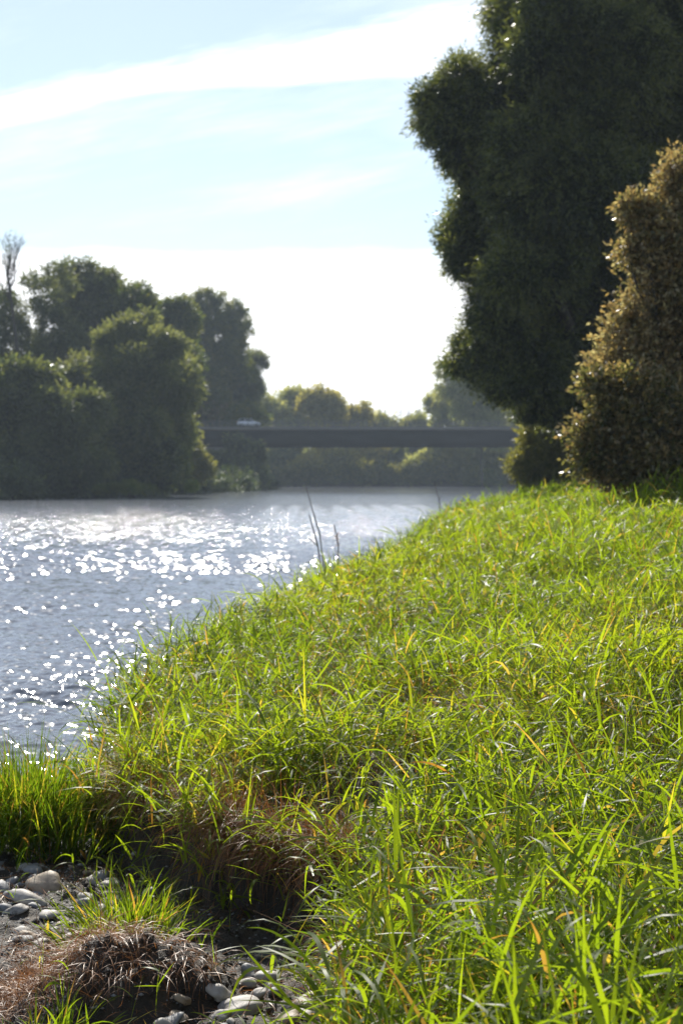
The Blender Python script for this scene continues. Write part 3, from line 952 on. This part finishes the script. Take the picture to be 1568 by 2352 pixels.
left_tree('grey willow leaning over the bridge at the right end of the left treeline', 304, [(570, 850, 34, 34), (530, 890, 52, 46), (585, 890, 22, 30), (560, 940, 34, 44), (490, 930, 44, 50)], 'silver', 0.45, 85, base=520)
left_tree('tree with orange autumn sprays beside the bridge end', 298, [(445, 920, 34, 40), (480, 960, 34, 36), (420, 960, 40, 50)], 'autumn', 0.35, 60, base=455)
left_tree('dark tree filling the shade behind the pale-topped bush near the left edge', 222, [(120, 900, 80, 80), (200, 900, 80, 80), (100, 1000, 90, 80), (200, 1000, 90, 80)], 'poplar', 0.25, 60, base=150)
left_tree('dark tree filling the gap between the big front willow and the poplar', 228, [(395, 870, 50, 70), (415, 850, 40, 60), (380, 960, 60, 70), (340, 900, 70, 80), (300, 1000, 80, 80)], 'poplar', 0.3, 60, base=390)
left_tree('olive bush bulging out from the left bank in front of the bridge', 205, [(420, 1045, 50, 42), (440, 1082, 36, 34), (400, 1080, 50, 45)], 'olive', 0.5, 90, kind='bush', cat='bush', base=440, r=0.2)
left_tree('shaded dark bush below the bridge end at the waterline', 272, [(540, 1070, 50, 50), (585, 1075, 28, 46), (500, 1090, 40, 36)], 'willow', 0.3, 90, kind='bush', cat='bush', base=540, r=0.2)
left_tree('rounded dark green tree low at the left edge over the water', 172, [(40, 930, 80, 80), (60, 1020, 80, 80), (0, 1060, 60, 60), (110, 960, 60, 60)], 'willow', 0.6, 90, base=50)
left_tree('rounded bush with pale top between the left edge and the front willow', 170, [(150, 980, 70, 70), (130, 1060, 70, 60), (190, 1050, 60, 60)], 'silver', 0.35, 85, kind='bush', cat='bush', base=150, r=0.2)
left_tree('dark low bush overhanging the water below the big front willow', 180, [(260, 1070, 70, 55), (330, 1085, 55, 45), (370, 1070, 50, 50)], 'willow', 0.45, 85, kind='bush', cat='bush', base=300, r=0.2)
# dense undergrowth along the waterlines of the left and far banks
def undergrowth(P, rr, leaf, L, label, hue):
    lb = [(x, y, float(height(x, y)) + 0.4 * r_, r_ * 1.4, r_ * 1.0, r_) for (x, y), r_ in zip(P, rr)]
    V, Q, h = crown_mesh(lb, 26, 14, 4, L, L * 0.4, 0.3, hue)
    g = link_mesh('undergrowth', V, [Q], m_leaf[leaf], None, {'hue': h})
    tag(g, label, 'undergrowth', kind='stuff')


yy0 = np.arange(140, 300, 2.2)
undergrowth([(float(np.interp(y, LY, LX)) - R.uniform(0.0, 2.5), y) for y in yy0], R.uniform(1.0, 2.4, len(yy0)), 'willow', 0.4, 'dark undergrowth hanging over the waterline of the left bank', 0.1)
xx0 = np.arange(-40, 62, 3.0)
undergrowth([(x, 357.5 + R.uniform(0, 3)) for x in xx0], R.uniform(1.5, 3.2, len(xx0)), 'olive', 0.7, 'hazy undergrowth along the far waterline', 0.4)
xx1 = np.arange(-90, 90, 5.0)
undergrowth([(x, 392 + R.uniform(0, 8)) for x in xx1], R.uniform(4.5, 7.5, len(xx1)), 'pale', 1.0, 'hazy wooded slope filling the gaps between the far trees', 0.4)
# bare tree top left
bp = at(30, 700, 200)
bz = float(height(bp[0], 200))
root = empty('bare_tree', (bp[0], 200, bz))
tag(root, 'nearly leafless tree with thin upright branches standing above the left treetops', 'tree')
mb = MB()
off = np.array([bp[0], 200, bz])
topp = at(22, 640, 200)
mb.tube(limb_path(off, topp, 0.0, 8), np.linspace(0.35, 0.16, 8), 8)
for q in range(9):
    d = np.array([R.normal(0.12, 0.26), R.normal(0, 0.2), 1.0])
    d /= np.linalg.norm(d)
    bare_twigs(mb, topp - np.array([0, 0, R.uniform(0, 3.0)]), d, 3.4, 0.09, 3, 0.38)
mb.build('trunk', m_bark, root, off=off)
V, Q, h = crown_mesh(lob(200, [(16, 600, 14, 40), (22, 570, 12, 40)]), 40, 2, 3, 0.2, 0.07, -0.4, 0.4, hollow=0.0, fringe=0.0)
link_mesh('crown', V - off, [Q], m_leaf['silver'], root, {'hue': h})
# sunlit weeds at the foot of the left bank
lw = lob(176, [(300, 1120, 50, 9), (230, 1125, 30, 7), (440, 1118, 12, 8)])
V, Q, h = crown_mesh(lw, 30, 20, 3, 0.3, 0.1, -0.4, 0.5)
g = link_mesh('waterside_weeds', V, [Q], m_leaf['lime'], None, {'hue': h})
tag(g, 'bright green weeds at the foot of the left bank below the front willow', 'weeds', kind='stuff')

# --- far bank behind the bridge
TF = 'trees on the far bank behind the bridge'
FAR = [
    (372, [(625, 950, 30, 34), (640, 1010, 36, 60)], 'silver', 'hazy grey tree beside the left treeline behind the bridge', 'tree'),
    (378, [(672, 925, 26, 30), (670, 990, 32, 60)], 'silver', 'hazy bluish round tree left of the tallest far tree', 'tree'),
    (370, [(725, 930, 30, 34), (765, 930, 28, 30), (745, 1000, 45, 60)], 'olive', 'tallest hazy olive tree behind the middle of the bridge', 'tree'),
    (376, [(822, 960, 24, 24), (820, 1020, 36, 50)], 'olive', 'small pointed hazy tree right of the tallest far tree', 'tree'),
    (384, [(880, 985, 40, 24), (890, 1030, 40, 40)], 'silver', 'low hazy tree under the bare twigs behind the bridge', 'tree'),
    (384, [(950, 985, 36, 24), (955, 1030, 40, 40)], 'silver', 'low grey hazy tree right of the bare twigs', 'tree'),
    (366, [(1025, 950, 36, 40), (1040, 1010, 46, 50)], 'silver', 'broad hazy grey-green tree behind the right half of the bridge', 'tree'),
    (372, [(1100, 970, 44, 40), (1120, 1020, 46, 50)], 'silver', 'hazy tree behind the right end of the bridge', 'tree'),
    (372, [(1180, 970, 50, 50), (1190, 1030, 50, 60)], 'willow', 'dark hazy tree at the far right behind the bridge', 'tree'),
    (362, [(705, 1085, 30, 26), (730, 1095, 22, 20)], 'olive', 'round yellowish bush at the far waterline under the left of the bridge', 'bush'),
    (366, [(650, 1075, 38, 36)], 'willow', 'dark bluish bush at the far waterline beside the bridge pier', 'bush'),
    (363, [(780, 1070, 36, 40), (800, 1095, 30, 20)], 'olive', 'olive bush at the far waterline under the middle of the bridge', 'bush'),
    (364, [(845, 1065, 34, 40), (860, 1090, 30, 24)], 'olive', 'tall olive bush right of the middle at the far waterline', 'bush'),
    (366, [(905, 1070, 34, 40)], 'willow', 'dark bush between two paler ones at the far waterline', 'bush'),
    (362, [(960, 1085, 36, 28), (985, 1070, 26, 34)], 'silver', 'silvery round bush at the far waterline under the right of the bridge', 'bush'),
    (363, [(1045, 1075, 36, 36), (1030, 1095, 26, 20)], 'olive', 'olive bush at the far waterline right of the silvery bush', 'bush'),
    (365, [(1100, 1065, 36, 40)], 'silver', 'grey bush at the far waterline behind the yellow-green shrubs', 'bush'),
    (363, [(1160, 1070, 40, 40), (1200, 1075, 40, 36)], 'olive', 'broad olive bush at the far waterline beside the right bank', 'bush'),
    (359, [(1125, 1105, 20, 12)], 'lime', 'bright yellow-green shrub at the far waterline, larger of two', 'shrub'),
    (359, [(1085, 1106, 10, 9)], 'lime', 'tiny bright yellow-green shrub at the far waterline, smaller of two', 'shrub'),
]
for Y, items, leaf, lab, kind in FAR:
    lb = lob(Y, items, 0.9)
    if leaf == 'silver': leaf = 'pale'  # far leaves swapped for paler ones that carry haze in their colour
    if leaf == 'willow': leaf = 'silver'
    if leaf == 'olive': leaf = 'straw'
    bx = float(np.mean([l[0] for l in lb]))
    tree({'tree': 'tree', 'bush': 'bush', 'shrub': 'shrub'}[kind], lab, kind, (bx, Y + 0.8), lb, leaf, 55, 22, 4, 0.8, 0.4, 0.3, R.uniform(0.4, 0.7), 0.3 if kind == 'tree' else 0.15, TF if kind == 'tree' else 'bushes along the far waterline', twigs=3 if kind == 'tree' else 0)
for px, lab in ((870, 'bare twiggy treetop behind the bridge, left of two'), (930, 'bare twiggy treetop behind the bridge, right of two')):
    p0 = at(px, 1000, 382)
    bz = float(height(p0[0], 382))
    root = empty('bare_tree', (p0[0], 382, bz))
    tag(root, lab, 'tree')
    off = np.array([p0[0], 382, bz])
    mb = MB()
    mb.tube(limb_path(off, p0, 0, 5), np.linspace(0.3, 0.2, 5), 6)
    for q in range(4):
        d = np.array([R.normal(0, 0.35), R.normal(0, 0.3), 1.0])
        d /= np.linalg.norm(d)
        bare_twigs(mb, p0 - np.array([0, 0, R.uniform(0, 2)]), d, 4.6, 0.14, 3, 0.4)
    mb.build('trunk', m_bark, root, off=off)

# ------------------------------------------------------------------ bridge
def simple(name, col, rough=0.6, metal=0.0, ns=0.0, nscale=2.0):
    m, n = mat(name)
    co = n.n('ShaderNodeTexCoord').outputs['Object']
    f = n.noise(co, nscale, 6.0, 0.65)
    c = n.mix(f, c4([x * (1 - ns) for x in col]), c4([min(1, x * (1 + ns)) for x in col]))
    p = n.n('ShaderNodeBsdfPrincipled', {'Base Color': c, 'Roughness': rough, 'Metallic': metal})
    out(n, p.outputs[0])
    return m


m_girder = simple('girder_paint', (0.018, 0.014, 0.014), 0.9, 0, 0.3, 0.7)
m_conc = simple('concrete', (0.17, 0.155, 0.14), 0.85, 0, 0.25, 0.8)
m_rail = simple('rail_steel', (0.16, 0.16, 0.15), 0.5, 0.3, 0.2, 3)
m_asph = simple('asphalt', (0.05, 0.05, 0.05), 0.9, 0, 0.2, 4)
BY = 285.0
kz = BY / FPX
zu, zt, zd = EYE + (HOR - 1026) * kz, EYE + (HOR - 988) * kz, EYE + (HOR - 980) * kz
bx0, bx1 = -62.0, 75.0
br = empty('road_bridge', (5, BY, 0))
tag(br, 'long flat road bridge with dark girder crossing the river', 'bridge')
bo = (5, BY, 0)
for yo in (0.6, 9.4):
    mb = MB()
    mb.box(bx0, bx1, BY + yo, BY + yo + 0.5, zu + 0.12, zt - 0.003)
    mb.box(bx0, bx1, BY + yo - 0.3, BY + yo + 0.8, zu, zu + 0.117)
    for x in np.arange(bx0 + 3, bx1, 7.4):
        mb.box(x - 0.06, x + 0.06, BY + yo - 0.22, BY + yo - 0.003, zu + 0.12, zt - 0.006)
    mb.build('girder', m_girder, br, off=bo)
mb = MB()
mb.box(bx0, bx1, BY, BY + 10.5, zt, zd)
mb.build('deck', m_conc, br, off=bo)
mb = MB()
mb.box(bx0, bx1, BY + 1.6, BY + 8.9, zd + 0.004, zd + 0.05)
mb.build('road_surface', m_asph, br, off=bo)
for yo in (0.2, 10.2):
    mb = MB()
    for z in (0.5, 1.02):
        mb.box(bx0, bx1, BY + yo - 0.04, BY + yo + 0.04, zd + z, zd + z + 0.09)
    for x in np.arange(bx0 + 0.5, bx1, 1.5):
        mb.box(x - 0.04, x + 0.04, BY + yo + 0.043, BY + yo + 0.12, zd, zd + 1.1)
    mb.build('railing', m_rail, br, off=bo)
for x0, x1, lab in ((-24.0, -15.5, None), (38.0, 46.0, None)):
    mb = MB()
    mb.box(x0, x1, BY + 0.9, BY + 9.6, -1.5, zu - 0.004)
    mb.box(x0 - 0.3, x1 + 0.3, BY + 0.6, BY + 9.9, zu - 1.2, zu - 0.3)
    mb.build('pier', m_conc, br, off=bo)

# ------------------------------------------------------------------ car on the bridge
m_car = simple('white_car_paint', (0.8, 0.81, 0.84), 0.22, 0, 0.03, 2)
m_glass = simple('car_glass', (0.02, 0.025, 0.03), 0.08)
m_tyre = simple('tyre_rubber', (0.02, 0.02, 0.02), 0.8)
m_rim = simple('wheel_rim', (0.45, 0.45, 0.46), 0.35, 0.8)
m_lamp = simple('lamp_glass', (0.6, 0.6, 0.58), 0.15)
m_tail = simple('tail_lamp', (0.35, 0.02, 0.02), 0.2)
CX, CYY, CZ = (570 - 784) * kz, BY + 3.4, zd + 0.055
car = empty('car', (CX, CYY, CZ))
tag(car, 'silver white hatchback car driving across the bridge at its left end', 'car')
# loft along x: (x, z_low, z_mid(waist), half width); front faces +x
secs = [(-2.12, 0.45, 0.70, 0.70), (-2.05, 0.30, 0.90, 0.80), (-1.5, 0.24, 0.98, 0.87), (-0.5, 0.22, 0.96, 0.89), (0.6, 0.22, 0.94, 0.89), (1.1, 0.22, 0.90, 0.87), (1.75, 0.26, 0.76, 0.82), (2.05, 0.32, 0.64, 0.74), (2.12, 0.42, 0.56, 0.62)]
def loft(secs, prof):
    V, Q = [], []
    k = len(prof(secs[0]))
    for s_ in secs: V += prof(s_)
    for i in range(len(secs) - 1):
        for j in range(k):
            Q.append((i * k + j, i * k + (j + 1) % k, (i + 1) * k + (j + 1) % k, (i + 1) * k + j))
    return np.array(V), Q, k
def body_prof(s_):
    x, a, b, hw = s_
    m_ = (a + b) / 2
    return [(x, -hw * 0.85, a), (x, -hw, a + 0.12), (x, -hw, m_), (x, -hw * 0.94, b - 0.05), (x, -hw * 0.8, b), (x, hw * 0.8, b), (x, hw * 0.94, b - 0.05), (x, hw, m_), (x, hw, a + 0.12), (x, hw * 0.85, a)]
mb = MB()
V, Q, k = loft(secs, body_prof)
mb.add(V, Q)
n0 = len(V) - k
mb.add(V[:k], [(0, 1, 2, 9), (9, 2, 7, 8), (2, 3, 6, 7), (3, 4, 5, 6)])
mb.add(V[n0:], [(0, 9, 2, 1), (9, 8, 7, 2), (2, 7, 6, 3), (3, 6, 5, 4)])
# roof and pillars
mb.box(-1.55, 0.25, -0.62, 0.62, 1.43, 1.47)
for (xa, xb) in ((-1.98, -1.55), (-0.75, -0.70), (1.02, 0.25)):
    for sy in (-1, 1):
        mb.tube([(xa, sy * 0.77, 0.93), (xb, sy * 0.63, 1.44)], 0.045, 5)
mb.build('body', m_car, car, smooth=False)
mb = MB()
gs = [(-1.98, 0.9, 0.91, 0.72), (-1.54, 0.9, 1.42, 0.60), (0.24, 0.9, 1.42, 0.60), (1.02, 0.88, 0.90, 0.72)]
V, Q, k = loft(gs, lambda s_: [(s_[0], -0.75, s_[1]), (s_[0], -s_[3] - 0.02, s_[2]), (s_[0], s_[3] + 0.02, s_[2]), (s_[0], 0.75, s_[1])])
mb.add(V, Q)
mb.build('window', m_glass, car)
for x in (-1.3, 1.3):
    for sy in (-1, 1):
        wh = empty('wheel', (x, sy * 0.8, 0.31)); wh.parent = car
        for nm, r_, t_, m_ in (('tyre', 0.31, 0.10, m_tyre), ('rim', 0.20, 0.106, m_rim)):
            th = np.linspace(0, 2 * math.pi, 20, endpoint=False)
            V = [(r_ * math.cos(a), s2 * t_, r_ * math.sin(a)) for s2 in (-1, 1) for a in th] + [(0, -t_, 0), (0, t_, 0)]
            Q = [(j, (j + 1) % 20, 20 + (j + 1) % 20, 20 + j) for j in range(20)]
            T = [(40, (j + 1) % 20, j) for j in range(20)] + [(41, 20 + j, 20 + (j + 1) % 20) for j in range(20)]
            mbb = MB(); mbb.add(V, Q, T); mbb.build(nm, m_, wh)
for sy in (-1, 1):
    mb = MB(); mb.box(1.93, 2.09, sy * 0.58 - 0.13, sy * 0.58 + 0.13, 0.56, 0.68); mb.build('headlight', m_lamp, car)
    mb = MB(); mb.box(-2.13, -2.04, sy * 0.66 - 0.08, sy * 0.66 + 0.08, 0.70, 0.95); mb.build('tail_light', m_tail, car)
    mb = MB(); mb.box(0.62, 0.76, sy * 0.93 - 0.09, sy * 0.93 + 0.09, 0.95, 1.06); mb.build('wing_mirror', m_car, car)

# ------------------------------------------------------------------ dry stalks at the water's edge
m_stalk = simple('dry_stalk', (0.07, 0.045, 0.025), 0.8, 0, 0.3, 8)
def stalk(Y, pts, label, r=0.008, side=(), head=None):
    P = [at(px, py, Y) for px, py in pts]
    b = P[0].copy()
    b[2] = float(height(b[0], Y)) - 0.03
    root = empty('dry_stalk', b)
    tag(root, label, 'stalk')
    mb = MB()
    PP = np.array([b] + P[1:])
    tt = np.linspace(0, 1, 9)
    src = np.linspace(0, 1, len(PP))
    path = np.stack([np.interp(tt, src, PP[:, i]) for i in range(3)], 1)
    mb.tube(path, np.linspace(r, r * 0.45, 9), 5)
    for (f, dx, dz) in side:
        q = path[int(f * 8)]
        mb.tube([q, q + np.array([dx * 0.5, 0.01, dz * 0.6]), q + np.array([dx, 0.02, dz])], [r * 0.6, r * 0.45, r * 0.3], 4)
    mb.build('stem', m_stalk, root, off=b)
    if head is not None:
        N = 60
        q0, q1 = path[int(head[0] * 8)], path[int(head[1] * 8)]
        f = R.random(N)[:, None]
        V, Q, h = blades(q0 + (q1 - q0) * f, R.uniform(0, 6.28, N), R.uniform(-0.2, 1.2, N), R.uniform(0.03, 0.10, N), R.uniform(0.006, 0.014, N), R.uniform(0, 1, N), 3, hue=R.uniform(0.1, 0.6, N))
        link_mesh('seed_head', V - b, [Q], m_dead, root, {'hue': h})


stalk(24.0, [(757, 1318), (735, 1230), (703, 1120)], 'tallest thin dry stalk leaning left over the water at the grass edge', 0.011)
stalk(23.6, [(752, 1320), (730, 1255), (710, 1182)], 'shorter thin dry stalk beside the tallest one at the grass edge', 0.012, [(0.5, -0.15, 0.12)])
stalk(24.2, [(775, 1318), (777, 1255), (767, 1205)], 'stiff upright stalk with a brown withered seed head', 0.012, [(0.4, -0.05, 0.2)], (0.5, 0.85))
stalk(50.0, [(1012, 1195), (1008, 1150), (996, 1106)], 'dark dry stalk standing farther off at the water edge', 0.018, [(0.5, 0.12, 0.2)])
stalk(14.0, [(412, 1520), (393, 1475), (388, 1425)], 'short dark forked stalk at the grass edge against glittering water, left of two', 0.005, [(0.6, -0.06, 0.02)])
stalk(14.2, [(400, 1520), (405, 1470), (407, 1425)], 'short dark straight stalk at the grass edge against glittering water, right of two', 0.004)
# fallen stick in the hollow
p0, p1 = ground_at(420, 2295), ground_at(540, 2262)
mb = MB()
mb.tube(limb_path(p0 + [0, 0, 0.02], p1 + [0, 0, 0.03], 0.05, 7), np.linspace(0.010, 0.005, 7), 6)
o = mb.build('stick', m_stalk, None, smooth=True, off=p0)
o.location = p0
tag(o, 'thin brown fallen stick lying on the mud left of the pale stone heap', 'stick')

# ------------------------------------------------------------------ haze
mb = MB()
mb.box(-640, 640, -75, 1440, -4, 48)
m_haze, n = mat('haze_air')
pv = n.n('ShaderNodeVolumePrincipled', {'Color': (0.74, 0.87, 1.0, 1), 'Density': 0.00029, 'Anisotropy': 0.1})
out(n, None, pv.outputs[0])
hz = mb.build('haze', m_haze)
tag(hz, 'thin blue haze over the river', 'haze', kind='stuff')
